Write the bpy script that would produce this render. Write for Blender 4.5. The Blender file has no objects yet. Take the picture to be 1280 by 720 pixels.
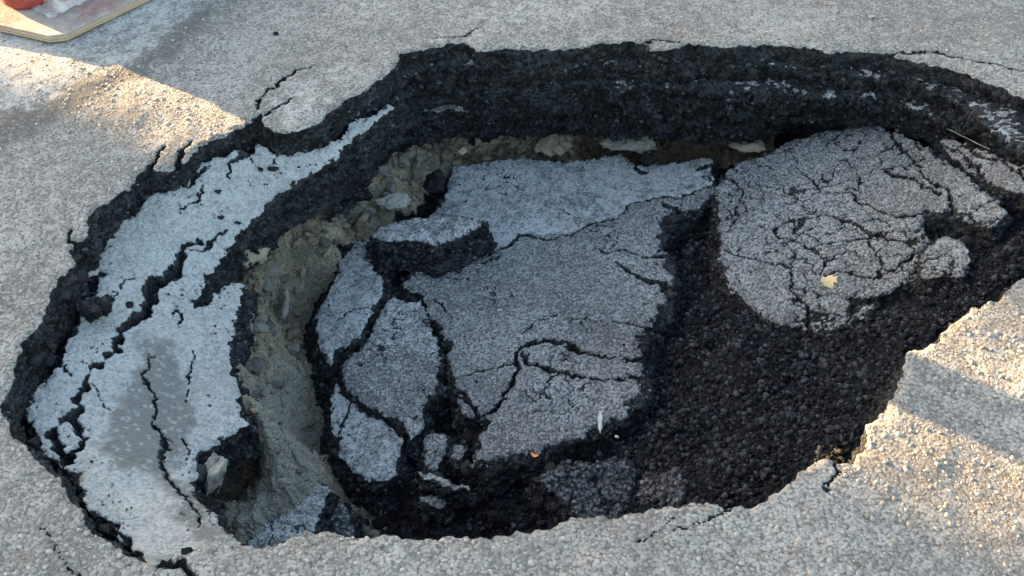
import bpy, math
import numpy as np
from mathutils import Vector

# ------------------------------------------------------------------ camera, world, sun, exposure
scene = bpy.context.scene
CAM_H, PITCH, HFOV = 1.6, math.radians(45.0), math.radians(50.0)
cam_data = bpy.data.cameras.new('camera')
cam = bpy.data.objects.new('camera', cam_data)
scene.collection.objects.link(cam)
cam.location = (0, 0, CAM_H)
cam.rotation_euler = (math.pi / 2 - PITCH, 0, 0)
cam_data.sensor_width = 36
cam_data.lens = 18 / math.tan(HFOV / 2)
cam_data.clip_start = 0.02
cam_data.clip_end = 500
scene.camera = cam

SUN_ELEV = math.radians(7.0)
SUN_TRAVEL = math.radians(-33.0)            # heading of the light over the ground, from +X
sun_dir = Vector((math.cos(SUN_TRAVEL) * math.cos(SUN_ELEV), math.sin(SUN_TRAVEL) * math.cos(SUN_ELEV), -math.sin(SUN_ELEV)))
to_sun = -sun_dir
world = bpy.data.worlds.new('World')
scene.world = world
world.use_nodes = True
wn = world.node_tree.nodes
bg = wn['Background']
sky = wn.new('ShaderNodeTexSky')
sky.sky_type = 'NISHITA'
sky.sun_disc = False
sky.sun_elevation = SUN_ELEV
sky.sun_rotation = math.atan2(to_sun.x, to_sun.y)
sky.air_density = 1.0
sky.dust_density = 3.0
sky.ozone_density = 0.6
world.node_tree.links.new(sky.outputs[0], bg.inputs[0])
bg.inputs[1].default_value = 0.075
scene.cycles.max_bounces = 5
scene.cycles.diffuse_bounces = 3
scene.cycles.glossy_bounces = 2
scene.cycles.transmission_bounces = 4
scene.cycles.transparent_max_bounces = 6
sun_data = bpy.data.lights.new('sun', 'SUN')
sun_data.energy = 4.3
sun_data.angle = math.radians(0.5)
sun_data.color = (1.0, 0.65, 0.31)
sun = bpy.data.objects.new('sun', sun_data)
scene.collection.objects.link(sun)
sun.rotation_euler = sun_dir.to_track_quat('-Z', 'Y').to_euler()
sun.location = (-6, 8, 6)
scene.view_settings.view_transform = 'Standard'
scene.view_settings.look = 'None'
scene.view_settings.gamma = 1
scene.view_settings.use_curve_mapping = False
scene.view_settings.exposure = 3.88

rng = np.random.default_rng(7)
COL = scene.collection

# ------------------------------------------------------------------ survey: photo pixels to points of the place
FPX = 640 / math.tan(HFOV / 2)
CP, SP = math.cos(PITCH), math.sin(PITCH)

def ray(u, v):
    x = (u - 640) / FPX
    y = (360 - v) / FPX
    return np.array([x, CP + SP * y, -SP + CP * y])

def at(u, v, z):
    d = ray(u, v)
    t = (z - CAM_H) / d[2]
    return np.array([d[0] * t, d[1] * t, z])

def hit(u, v, S):
    z = -0.2
    for _ in range(40):
        p = at(u, v, z)
        zn = float(S(np.array([p[0]]), np.array([p[1]]))[0])
        zn = max(-0.8, min(0.2, zn))
        z += 0.6 * (zn - z)
    return at(u, v, z)

def surface(ctrl, smooth=1e-4):
    """smooth surface through points (u, v, z)"""
    P = np.array([at(*c) for c in ctrl])
    return tps(P, smooth)

def tps(P, smooth=1e-4):
    n = len(P)
    if n <= 4:
        A = np.c_[np.ones(n), P[:, 0], P[:, 1]]
        c = np.linalg.lstsq(A, P[:, 2], rcond=None)[0]
        return lambda x, y: c[0] + c[1] * x + c[2] * y
    def k(r2): return 0.5 * r2 * np.log(r2 + 1e-9)
    d2 = (P[:, None, 0] - P[None, :, 0]) ** 2 + (P[:, None, 1] - P[None, :, 1]) ** 2
    A = np.zeros((n + 3, n + 3))
    A[:n, :n] = k(d2) + smooth * np.eye(n)
    A[:n, n] = 1; A[:n, n + 1] = P[:, 0]; A[:n, n + 2] = P[:, 1]
    A[n:, :n] = A[:n, n:].T
    w = np.linalg.solve(A, np.r_[P[:, 2], 0, 0, 0])
    def f(x, y):
        out = w[n] + w[n + 1] * x + w[n + 2] * y
        for i in range(n):
            out = out + w[i] * k((x - P[i, 0]) ** 2 + (y - P[i, 1]) ** 2)
        return out
    return f

# ------------------------------------------------------------------ noise
_perm = rng.permutation(4096)
_perm = np.r_[_perm, _perm, _perm]
_g2 = rng.normal(size=(4096, 2)); _g2 /= np.linalg.norm(_g2, axis=1)[:, None]
_g3 = rng.normal(size=(4096, 3)); _g3 /= np.linalg.norm(_g3, axis=1)[:, None]
_r = rng.random((4096, 4))

def _h2(i, j): return _perm[_perm[i & 4095] + (j & 4095)]
def _h3(i, j, k): return _perm[_perm[_perm[i & 4095] + (j & 4095)] + (k & 4095)]

def noise2(x, y):
    xi = np.floor(x).astype(np.int64); yi = np.floor(y).astype(np.int64)
    xf = x - xi; yf = y - yi
    u = xf * xf * xf * (xf * (xf * 6 - 15) + 10); v = yf * yf * yf * (yf * (yf * 6 - 15) + 10)
    def g(a, b):
        q = _g2[_h2(xi + a, yi + b)]
        return q[..., 0] * (xf - a) + q[..., 1] * (yf - b)
    return ((g(0, 0) * (1 - u) + g(1, 0) * u) * (1 - v) + (g(0, 1) * (1 - u) + g(1, 1) * u) * v) * 1.4

def noise3(x, y, z):
    xi = np.floor(x).astype(np.int64); yi = np.floor(y).astype(np.int64); zi = np.floor(z).astype(np.int64)
    xf = x - xi; yf = y - yi; zf = z - zi
    s = lambda t: t * t * (3 - 2 * t)
    u, v, w = s(xf), s(yf), s(zf)
    def g(a, b, c):
        q = _g3[_h3(xi + a, yi + b, zi + c)]
        return q[..., 0] * (xf - a) + q[..., 1] * (yf - b) + q[..., 2] * (zf - c)
    a0 = (g(0, 0, 0) * (1 - u) + g(1, 0, 0) * u) * (1 - v) + (g(0, 1, 0) * (1 - u) + g(1, 1, 0) * u) * v
    a1 = (g(0, 0, 1) * (1 - u) + g(1, 0, 1) * u) * (1 - v) + (g(0, 1, 1) * (1 - u) + g(1, 1, 1) * u) * v
    return (a0 * (1 - w) + a1 * w) * 1.5

def fbm2(x, y, scale, octv=4, gain=0.5, seed=0.0):
    out = 0; a = 1; f = 1 / scale
    for o in range(octv):
        out = out + a * noise2(x * f + 17.3 * o + seed, y * f - 9.1 * o + seed * 1.7)
        a *= gain; f *= 2.03
    return out

def worley(x, y, scale, seed=0.0):
    """F1, F2 and a random number per cell"""
    x = x / scale + seed; y = y / scale + seed * 1.3
    xi = np.floor(x).astype(np.int64); yi = np.floor(y).astype(np.int64)
    f1 = np.full(x.shape, 9.0); f2 = np.full(x.shape, 9.0); cid = np.zeros(x.shape)
    for a in (-1, 0, 1):
        for b in (-1, 0, 1):
            h = _h2(xi + a, yi + b)
            q = _r[h]
            d = np.hypot(xi + a + q[..., 0] - x, yi + b + q[..., 1] - y)
            n = d < f1
            f2 = np.where(n, f1, np.minimum(f2, d))
            cid = np.where(n, q[..., 2], cid)
            f1 = np.where(n, d, f1)
    return f1, f2, cid

def sstep(a, b, x):
    t = np.clip((x - a) / (b - a), 0, 1)
    return t * t * (3 - 2 * t)

def poly_sd(poly, x, y):
    """signed distance, positive inside"""
    x = x.astype(np.float32); y = y.astype(np.float32)
    best = np.full(x.shape, 1e9, np.float32); ins = np.zeros(x.shape, bool)
    n = len(poly)
    for i in range(n):
        ax, ay = poly[i][:2]; bx, by = poly[(i + 1) % n][:2]
        ex, ey = bx - ax, by - ay
        l2 = ex * ex + ey * ey + 1e-12
        t = np.clip(((x - ax) * ex + (y - ay) * ey) / l2, 0, 1)
        d = (x - ax - t * ex) ** 2 + (y - ay - t * ey) ** 2
        np.minimum(best, d, out=best)
        if ey != 0:
            c = ((ay > y) != (by > y)) & (x < ex * (y - ay) / ey + ax)
            ins ^= c
    d = np.sqrt(best)
    return np.where(ins, d, -d).astype(np.float64)

def line_gap(pts, x, y):
    """half-width of a crack minus distance to its line; pts are (x, y, width)"""
    best = np.full(x.shape, -1e9)
    for (ax, ay, aw), (bx, by, bw) in zip(pts[:-1], pts[1:]):
        ex, ey = bx - ax, by - ay
        t = np.clip(((x - ax) * ex + (y - ay) * ey) / (ex * ex + ey * ey + 1e-12), 0, 1)
        d = np.hypot(x - ax - t * ex, y - ay - t * ey)
        best = np.maximum(best, 0.5 * (aw + (bw - aw) * t) - d)
    return best

# ------------------------------------------------------------------ mesh helpers
def tag(o, label=None, cat=None, group=None, kind=None):
    if label: o['label'] = label
    if cat: o['category'] = cat
    if group: o['group'] = group
    if kind: o['kind'] = kind
    return o

def mesh_from(name, V, F, attrs=None, smooth=True):
    me = bpy.data.meshes.new(name)
    V = np.asarray(V, np.float32); F = np.asarray(F, np.int32)
    n = F.shape[1]
    me.vertices.add(len(V)); me.vertices.foreach_set('co', V.ravel())
    me.loops.add(F.size); me.loops.foreach_set('vertex_index', F.ravel())
    me.polygons.add(len(F))
    me.polygons.foreach_set('loop_start', np.arange(0, F.size, n, dtype=np.int32))
    if smooth:
        me.polygons.foreach_set('use_smooth', np.ones(len(F), bool))
    me.update(calc_edges=True)
    for k, a in (attrs or {}).items():
        at_ = me.attributes.new(k, 'FLOAT', 'POINT')
        at_.data.foreach_set('value', np.asarray(a, np.float32))
    me.validate()
    return me

def put(name, me, mat, loc=(0, 0, 0), parent=None):
    o = bpy.data.objects.new(name, me)
    COL.objects.link(o)
    o.location = loc
    if mat and not me.materials: me.materials.append(mat)
    if parent: o.parent = parent
    return o

def grid_faces(keep):
    """quads of a grid whose four corners are kept -> faces and the used vertex ids"""
    ny, nx = keep.shape
    q = keep[:-1, :-1] & keep[1:, :-1] & keep[:-1, 1:] & keep[1:, 1:]
    j, i = np.nonzero(q)
    a = j * nx + i
    F = np.c_[a, a + 1, a + nx + 1, a + nx]
    used = np.unique(F)
    remap = np.full(ny * nx, -1, np.int64); remap[used] = np.arange(len(used))
    return remap[F], used

# ------------------------------------------------------------------ materials
def new_mat(name):
    m = bpy.data.materials.new(name); m.use_nodes = True
    nt = m.node_tree
    for n in list(nt.nodes): nt.nodes.remove(n)
    return m, nt

class NB:
    def __init__(s, nt): s.nt = nt
    def n(s, t, **kw):
        n = s.nt.nodes.new(t)
        for k, v in kw.items(): setattr(n, k, v)
        return n
    def put(s, sock, v):
        if isinstance(v, bpy.types.NodeSocket): s.nt.links.new(v, sock)
        elif isinstance(v, (tuple, list)): sock.default_value = (*v, 1) if len(v) == 3 and sock.type == 'RGBA' else v
        else: sock.default_value = v
    def math(s, op, a, b=0.0, c=0.0, clamp=False):
        n = s.n('ShaderNodeMath', operation=op, use_clamp=clamp)
        s.put(n.inputs[0], a); s.put(n.inputs[1], b); s.put(n.inputs[2], c)
        return n.outputs[0]
    def mix(s, f, a, b, blend='MIX'):
        n = s.n('ShaderNodeMix', data_type='RGBA', blend_type=blend)
        s.put(n.inputs[0], f); s.put(n.inputs[6], a); s.put(n.inputs[7], b)
        return n.outputs[2]
    def rng(s, v, a, b, c=0.0, d=1.0, smooth=True):
        n = s.n('ShaderNodeMapRange', interpolation_type='SMOOTHSTEP' if smooth else 'LINEAR')
        s.put(n.inputs[0], v); s.put(n.inputs[1], a); s.put(n.inputs[2], b); s.put(n.inputs[3], c); s.put(n.inputs[4], d)
        return n.outputs[0]
    def noise(s, co, scale, detail=4, rough=0.55):
        n = s.n('ShaderNodeTexNoise'); s.put(n.inputs['Vector'], co)
        n.inputs['Scale'].default_value = scale; n.inputs['Detail'].default_value = detail; n.inputs['Roughness'].default_value = rough
        return n.outputs[0]
    def vor(s, co, scale, feature='F1', rnd=1.0):
        n = s.n('ShaderNodeTexVoronoi', feature=feature); s.put(n.inputs['Vector'], co)
        n.inputs['Scale'].default_value = scale; n.inputs['Randomness'].default_value = rnd
        return n
    def attr(s, name):
        return s.n('ShaderNodeAttribute', attribute_name=name).outputs['Fac']
    def sep(s, c):
        n = s.n('ShaderNodeSeparateColor'); s.put(n.inputs[0], c); return n.outputs
    def finish(s, color, rough, height=None, dist=0.004, strength=1.0, spec=0.3, **kw):
        b = s.n('ShaderNodeBsdfPrincipled')
        s.put(b.inputs['Base Color'], color); s.put(b.inputs['Roughness'], rough)
        s.put(b.inputs['Specular IOR Level'], spec)
        for k, v in kw.items(): s.put(b.inputs[k.replace('_', ' ')], v)
        if height is not None:
            bp = s.n('ShaderNodeBump'); bp.inputs['Strength'].default_value = strength; bp.inputs['Distance'].default_value = dist
            s.put(bp.inputs['Height'], height); s.nt.links.new(bp.outputs[0], b.inputs['Normal'])
        o = s.n('ShaderNodeOutputMaterial'); s.nt.links.new(b.outputs[0], o.inputs[0])

def asphalt(name, lo, hi, binder, stone=0.009, dust=(0.40, 0.42, 0.44), stainc=(0.13, 0.13, 0.13), gap=0.55, dist=0.0035):
    """weathered asphalt: stones in binder. Attributes: tone (worn lighter or darker), expo (black broken inside), pale (dust), stain (damp patch), speck (flecks)"""
    m, nt = new_mat(name); b = NB(nt)
    co = b.n('ShaderNodeTexCoord').outputs['Object']
    fn = b.n('ShaderNodeTexNoise'); b.put(fn.inputs['Vector'], co); fn.inputs['Scale'].default_value = 190; fn.inputs['Detail'].default_value = 3; fn.inputs['Roughness'].default_value = 0.65
    add = b.n('ShaderNodeVectorMath', operation='MULTIPLY_ADD')
    b.put(add.inputs[0], fn.outputs['Color']); add.inputs[1].default_value = (0.005,) * 3; b.put(add.inputs[2], co)
    fine = fn.outputs[0]
    v1 = b.vor(add.outputs[0], 1 / stone)
    r1 = b.sep(v1.outputs['Color']); dd = v1.outputs['Distance']
    tone = b.attr('tone'); speck = b.attr('speck')
    tn = b.math('ADD', tone, b.math('MULTIPLY', b.math('SUBTRACT', r1[0], 0.5), 0.55))
    tn = b.math('ADD', tn, b.math('MULTIPLY', b.math('SUBTRACT', fine, 0.5), 0.9))
    stonec = b.mix(b.rng(tn, 0.0, 1.0), lo, hi)
    stonec = b.mix(b.math('MULTIPLY', b.rng(r1[1], 0.94, 0.97), 0.22), stonec, (0.58, 0.57, 0.55))
    g = b.rng(dd, gap + 0.25, gap - 0.15)
    top = b.mix(g, binder, stonec)
    pale = b.attr('pale')
    pm = b.rng(b.math('ADD', pale, b.math('MULTIPLY', b.math('ADD', b.math('MULTIPLY', b.math('SUBTRACT', fine, 0.5), 0.9), b.math('MULTIPLY', b.math('SUBTRACT', tone, 0.5), 0.7)), 0.9)), 0.25, 0.75)
    pm2 = b.math('MULTIPLY', pm, b.math('ADD', b.math('MULTIPLY', g, 0.35), 0.58))
    dustc = b.mix(b.rng(tn, -0.1, 0.9), tuple(c * 0.68 for c in dust), dust)
    dustc = b.mix(b.math('MULTIPLY', b.rng(r1[2], 0.9, 0.95), 0.5), dustc, (0.15, 0.155, 0.16))
    top = b.mix(pm2, top, dustc)
    st = b.attr('stain')
    stn = b.math('MULTIPLY', st, b.math('SUBTRACT', 0.84, b.math('MULTIPLY', speck, 0.7)))
    top = b.mix(stn, top, b.mix(fine, tuple(c * 0.75 for c in stainc), tuple(c * 1.25 for c in stainc)))
    ex = b.attr('expo')
    exm = b.rng(b.math('ADD', ex, b.math('MULTIPLY', b.math('SUBTRACT', fine, 0.5), 0.7)), 0.35, 0.65)
    bl = b.mix(b.rng(tn, 0.15, 1.1), (0.005, 0.0057, 0.0072), (0.052, 0.056, 0.065))
    bl = b.mix(b.math('MULTIPLY', b.rng(tone, 0.95, 1.35), 0.6), bl, (0.13, 0.13, 0.13))
    bl = b.mix(b.math('MULTIPLY', b.rng(r1[1], 0.9, 0.97), 0.25), bl, (0.10, 0.10, 0.105))
    col = b.mix(exm, top, bl)
    rough = b.math('SUBTRACT', 0.93, b.math('MULTIPLY', exm, 0.3))
    h = b.math('ADD', b.math('MULTIPLY', b.rng(dd, 0.78, 0.46), b.math('SUBTRACT', 1.0, b.math('MULTIPLY', pm, 0.6))), b.math('MULTIPLY', fine, 1.3))
    h = b.math('MULTIPLY', h, b.math('ADD', 1.0, b.math('MULTIPLY', exm, 0.0035 / dist)))
    b.finish(col, rough, h, dist=dist, spec=0.2)
    return m

M_road = asphalt('weathered road asphalt', (0.163, 0.155, 0.147), (0.335, 0.321, 0.306), (0.105, 0.098, 0.091), 0.0056, gap=0.64, dist=0.0009, dust=(0.44, 0.435, 0.42), stainc=(0.105, 0.10, 0.094))
M_slab = asphalt('grey slab asphalt', (0.132, 0.137, 0.143), (0.268, 0.277, 0.288), (0.070, 0.073, 0.077), 0.0058, gap=0.62, dist=0.0026, dust=(0.37, 0.392, 0.41))
M_left = asphalt('dusty slab asphalt', (0.18, 0.186, 0.19), (0.38, 0.388, 0.392), (0.09, 0.093, 0.095), 0.0055, gap=0.66, dist=0.0022, dust=(0.375, 0.386, 0.392), stainc=(0.135, 0.135, 0.13))
M_dark = asphalt('dark chunk asphalt', (0.042, 0.047, 0.056), (0.13, 0.142, 0.165), (0.014, 0.0155, 0.019), 0.008, dust=(0.2, 0.21, 0.22))

def pit_material():
    m, nt = new_mat('pit soil and crumbled asphalt'); b = NB(nt)
    co = b.n('ShaderNodeTexCoord').outputs['Object']
    big = b.noise(co, 5, 3); mid = b.noise(co, 26, 5, 0.65); fine = b.noise(co, 260, 2, 0.65)
    v1 = b.vor(co, 95); r1 = b.sep(v1.outputs['Color'])
    soil = b.mix(b.rng(big, 0.35, 0.65), (0.27, 0.232, 0.170), (0.44, 0.37, 0.26))
    soil = b.mix(b.math('MULTIPLY', b.rng(mid, 0.45, 0.7), 0.6), soil, (0.46, 0.42, 0.345))
    soil = b.mix(b.math('MULTIPLY', b.rng(b.noise(co, 13, 2), 0.52, 0.66), 0.6), soil, (0.085, 0.083, 0.076))
    soil = b.mix(b.math('MULTIPLY', b.rng(r1[0], 0.3, 0.9), 0.45), soil, b.mix(r1[2], (0.11, 0.105, 0.09), (0.42, 0.40, 0.34)))
    soil = b.mix(b.math('MULTIPLY', b.attr('pale'), 0.8), soil, (0.34, 0.33, 0.295))
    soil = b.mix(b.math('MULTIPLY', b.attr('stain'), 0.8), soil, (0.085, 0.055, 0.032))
    ex = b.attr('expo')
    exm = b.rng(b.math('ADD', ex, b.math('MULTIPLY', b.math('SUBTRACT', mid, 0.5), 0.9)), 0.4, 0.6)
    bl = b.mix(b.rng(r1[0], 0.2, 1.0), (0.005, 0.0058, 0.0075), (0.026, 0.029, 0.036))
    bl = b.mix(b.math('MULTIPLY', b.rng(r1[1], 0.94, 0.98), 0.25), bl, (0.09, 0.09, 0.10))
    bl = b.mix(b.math('MULTIPLY', b.rng(mid, 0.6, 0.8), 0.15), bl, (0.05, 0.049, 0.048))
    bl = b.mix(b.math('MULTIPLY', b.rng(big, 0.52, 0.72), 0.35), bl, (0.055, 0.058, 0.064))
    col = b.mix(exm, soil, bl)
    rough = b.math('SUBTRACT', 0.95, b.math('MULTIPLY', exm, 0.3))
    h = b.math('ADD', b.math('MULTIPLY', b.rng(v1.outputs['Distance'], 0.78, 0.5), b.math('ADD', 0.6, b.math('MULTIPLY', exm, 0.4))), b.math('ADD', b.math('MULTIPLY', mid, 1.2), b.math('MULTIPLY', fine, 1.1)))
    b.finish(col, rough, h, dist=0.010, spec=b.math('SUBTRACT', 0.15, b.math('MULTIPLY', exm, 0.06)))
    return m
M_pit = pit_material()

def rock_material(name, c1, c2, spec=0.2, rough=0.9):
    m, nt = new_mat(name); b = NB(nt)
    co = b.n('ShaderNodeTexCoord').outputs['Object']
    n1 = b.noise(co, 30, 5, 0.6); n2 = b.noise(co, 240, 4, 0.65)
    rnd = b.n('ShaderNodeObjectInfo').outputs['Random']
    col = b.mix(b.rng(b.math('ADD', n1, b.math('MULTIPLY', b.math('SUBTRACT', rnd, 0.5), 0.35)), 0.3, 0.7), c1, c2)
    col = b.mix(b.math('MULTIPLY', b.rng(n2, 0.5, 0.75), 0.35), col, tuple(0.5 * c for c in c1))
    b.finish(col, rough, b.math('ADD', n1, b.math('MULTIPLY', n2, 0.5)), dist=0.004, spec=spec)
    return m
M_clay = rock_material('clay clod', (0.25, 0.215, 0.16), (0.47, 0.40, 0.285))
M_stone = rock_material('grey rubble stone', (0.15, 0.15, 0.14), (0.36, 0.35, 0.32))
M_black = rock_material('broken asphalt crumb', (0.005, 0.0053, 0.0065), (0.022, 0.023, 0.026), 0.12, 0.65)
M_white = rock_material('pale limestone', (0.22, 0.21, 0.185), (0.42, 0.40, 0.36))

# ------------------------------------------------------------------ sheets: broken plates of asphalt with real edges and cracks
def crack_world(line, S):
    out = []
    for u, v, w in line:
        p = hit(u, v, S)
        out.append((p[0], p[1], w * np.linalg.norm(p - np.array([0, 0, CAM_H])) / FPX * 1.05))
    return out

def blur(a, r):
    for ax in (0, 1):
        for _ in range(2):
            p = np.pad(a, [(r + 1, r) if i == ax else (0, 0) for i in (0, 1)], mode='edge')
            c = np.cumsum(p, axis=ax)
            n = a.shape[ax]
            hi = np.take(c, np.arange(2 * r + 1, 2 * r + 1 + n), axis=ax); lo = np.take(c, np.arange(0, n), axis=ax)
            a = (hi - lo) / (2 * r + 1)
    return a

def jag(x, y, amp=1.0, seed=0.0):
    wx = amp * (0.009 * noise2(x / 0.07 + seed, y / 0.07) + 0.007 * noise2(x / 0.024 + seed, y / 0.024 + 5) + 0.0036 * noise2(x / 0.009, y / 0.009 + seed))
    wy = amp * (0.009 * noise2(x / 0.07 + 31 + seed, y / 0.07) + 0.007 * noise2(x / 0.024 + 77, y / 0.024 + seed) + 0.0036 * noise2(x / 0.009 + 13, y / 0.009 + seed))
    return wx, wy

def sheet(name, poly_px, S, mat, T=0.06, k=0.25, res=0.0032, cracks=(), pale=0.0, pale_polys=(), stain_polys=(), expo_polys=(),
          crackle=0.0, crackle_scale=0.07, bump=0.0014, wave=0.004, jagamp=1.0, crack_scale=1.0, seed=0.0, band=None, poly=None, rough=0.010, ledge_dust=0.0, edge_drop=0.006):
    if poly is None: poly = [hit(u, v, S)[:2] for u, v in poly_px]
    poly = np.array(poly)
    cracks = [[(u, v, w * crack_scale) for u, v, w in l] for l in cracks]
    skirt = max(0.8 * T, 0.03)
    x0, y0 = poly.min(0) - skirt - 0.02; x1, y1 = poly.max(0) + skirt + 0.02
    x0, x1 = max(x0, -1.75), min(x1, 1.75)
    y0, y1 = max(y0, 0.8), min(y1, 3.1)
    xs = np.arange(x0, x1, res); ys = np.arange(y0, y1, res)
    X, Y = np.meshgrid(xs, ys)
    wx, wy = jag(X, Y, jagamp, seed)
    sd = poly_sd(poly, X + wx, Y + wy)
    return plate(name, X, Y, sd, S, mat, T, k, skirt, cracks, pale, pale_polys, stain_polys, expo_polys, crackle, crackle_scale, bump, wave, seed, band, rough, ledge_dust, edge_drop)

WALLS, TOPS = [], []
def plate(name, X, Y, sd, S, mat, T, k, skirt, cracks, pale, pale_polys, stain_polys, expo_polys, crackle, crackle_scale, bump, wave, seed, band, rough, ledge_dust, edge_drop, fade=None, offset=True):
    keep = sd > -skirt
    if band is not None: keep &= sd < band
    F, used = grid_faces(keep)
    gy, gx = np.gradient(blur(sd, 5))
    gl = np.hypot(gx, gy) + 1e-9
    gx, gy = (gx / gl).ravel()[used], (gy / gl).ravel()[used]
    x = X.ravel()[used].copy(); y = Y.ravel()[used].copy(); d = sd.ravel()[used]
    z = S(x, y)
    if np.ndim(z) == 0: z = np.full(x.shape, float(z))
    amp = 1.0 if fade is None else fade.ravel()[used]
    out = np.clip(-d, 0, None)
    # relief of the top: sag, stones
    f1, f2, cid = worley(x, y, 0.0078, seed)
    top = wave * fbm2(x, y, 0.16, 4, 0.5, seed) + bump * ((1 - np.clip(f1, 0, 1)) * (0.4 + cid) * 1.6 - 0.5)
    wx, wy = jag(x, y, 1.1, seed + 3)
    expo = sstep(0.0015, -0.002, d + 0.002 * noise2(x / 0.01, y / 0.01))
    crk = np.zeros_like(x); cex = np.zeros_like(x)
    for line in cracks:
        pts = crack_world(line, S)
        if len(pts) > 1:
            px = np.array(pts)
            m = (x > px[:, 0].min() - 0.06) & (x < px[:, 0].max() + 0.06) & (y > px[:, 1].min() - 0.06) & (y < px[:, 1].max() + 0.06)
            if not m.any(): continue
            gap = line_gap(pts, (x + wx)[m], (y + wy)[m])
            wmx = px[:, 2].max()
            gap = gap + 0.30 * wmx * noise2(x[m] / 0.02 + seed, y[m] / 0.02) + 0.0012 * noise2(x[m] / 0.006, y[m] / 0.006 + seed)
            crk[m] = np.maximum(crk[m], np.clip((gap + 0.0008) * 3.2 / min(T, 0.07), 0, 1)); cex[m] = np.maximum(cex[m], sstep(-0.0014, 0.0006, gap))
    if crackle > 0:
        cx, cy = x + 0.35 * crackle_scale * fbm2(x, y, crackle_scale, 3, 0.6, seed + 9), y + 0.35 * crackle_scale * fbm2(x, y, crackle_scale, 3, 0.6, seed + 21)
        a1, a2, ac = worley(cx, cy, crackle_scale, seed + 2)
        msk = sstep(-0.25, 0.25, fbm2(x, y, 0.22, 2, 0.5, seed + 40) + (crackle - 0.5))
        hair = sstep(0.075, 0.03, a2 - a1) * msk
        crk = np.maximum(crk, 0.0055 / min(T, 0.07) * hair); cex = np.maximum(cex, 0.9 * sstep(0.2, 0.8, hair))
        top = top + 0.006 * crackle * (ac - 0.5) * msk
    expo = np.maximum(expo, cex)
    frn = fbm2(x, y, 0.02, 3, 0.6, seed + 15)
    if fade is None:
        fr = sstep(0.0, 0.25, 0.55 * frn - np.clip(d, 0, None) / 0.02 + 0.15)
        expo = np.maximum(expo, 0.9 * fr); top = top - 0.003 * fr
    for pp in expo_polys:
        pw = [hit(u, v, S)[:2] for u, v in pp]
        e = sstep(-0.012, 0.012, poly_sd(np.array(pw), x + wx, y + wy) + 0.022 * fbm2(x, y, 0.035, 3, 0.65, seed))
        expo = np.maximum(expo, e); top = top - 0.008 * e + 0.01 * e * fbm2(x, y, 0.03, 3)
    pa = np.full(x.shape, pale)
    for pp, val, soft in pale_polys:
        pw = np.array([hit(u, v, S)[:2] for u, v in pp])
        a = sstep(-soft, soft, poly_sd(pw, x + wx, y + wy))
        pa = pa * (1 - a) + val * a
    if ledge_dust > 0:
        pa = pa + ledge_dust * sstep(-0.1, 0.45, noise2(x / 0.05 + seed, y / 0.05))
        expo = np.maximum(expo, sstep(0.34, 0.12, noise2(x / 0.07 + seed * 3, y / 0.05) * 0.55 + noise2(x / 0.022, y / 0.012) * 0.55 - 0.12 + ledge_dust * 0.3))
    st = np.zeros_like(x)
    for pp, val, soft in stain_polys:
        pw = np.array([hit(u, v, S)[:2] for u, v in pp])
        st = np.maximum(st, val * sstep(-soft, soft, poly_sd(pw, x + 2 * wx, y + 2 * wy)))
    st = st * sstep(0.22, 0.60, st + 0.30 * fbm2(x, y, 0.04, 4, 0.6, seed + 7))
    tone = 0.5 + 0.30 * fbm2(x, y, 0.30, 3, 0.5, seed + 3) + 0.30 * fbm2(x, y, 0.035, 3, 0.6, seed + 6) + 0.35 * (cid - 0.5)
    s1, s2, sc_ = worley(0.9 * x - 0.5 * y, 0.75 * x + 1.3 * y, 0.016, seed + 4)
    speck = 0.8 * sstep(0.40, 0.26, s1 + 0.25 * noise2(x / 0.008, y / 0.008)) * (sc_ > 0.62)
    z = z + amp * top - min(T, 0.07) * crk
    z = z - edge_drop * sstep(0.016, 0.0, d) * np.clip(0.5 + noise2(x / 0.02, y / 0.02 + seed), 0, 1.2)
    # broken side
    t = np.clip(out / skirt, 0, 1)
    dep = T * t
    w = out > 0
    pull = out * (1 - k * T / skirt)
    x = x + np.where(w, gx * pull, 0); y = y + np.where(w, gy * pull, 0)
    z = z - np.where(w, dep, 0)
    n = np.zeros_like(x)
    q = w
    n[q] = 0.9 * noise3(x[q] / 0.06, y[q] / 0.06, z[q] / 0.03 + seed) + 0.6 * noise3(x[q] / 0.022, y[q] / 0.022, z[q] / 0.018) + 0.45 * noise3(x[q] / 0.009, y[q] / 0.009, z[q] / 0.009)
    n[q] += 0.7 * np.abs(noise3(x[q] / 0.015 + 9, y[q] / 0.015, z[q] / 0.012)) - 0.25
    s_ = rough * np.clip(t * 5, 0, 1) * n
    x = x - gx * s_; y = y - gy * s_
    z = z + 0.4 * s_
    tone[q] = 0.5 + 0.45 * noise3(x[q] / 0.05, y[q] / 0.05, z[q] / 0.025) + 0.5 * noise3(x[q] / 0.013, y[q] / 0.013, z[q] / 0.010 + seed) + 0.3 * noise3(x[q] / 0.006, y[q] / 0.006, z[q] / 0.006)
    wm = q & (t > 0.06) & (t < 0.8) & (y > 1.15) & (np.abs(x) < 1.5)
    WALLS.append(np.c_[x, y, z][wm])
    if fade is None:
        tm = (~q) & (d < 0.06) & (crk < 0.05)
        TOPS.append(np.c_[x, y, z][tm])
    if offset:
        c = np.array([float(x.mean()), float(y.mean()), float(z.min())])
    else: c = np.zeros(3)
    V = np.c_[x, y, z] - c
    me = mesh_from(name, V, F, dict(expo=expo, pale=pa, stain=st, tone=tone, speck=speck))
    return put(name, me, mat, c)

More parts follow.
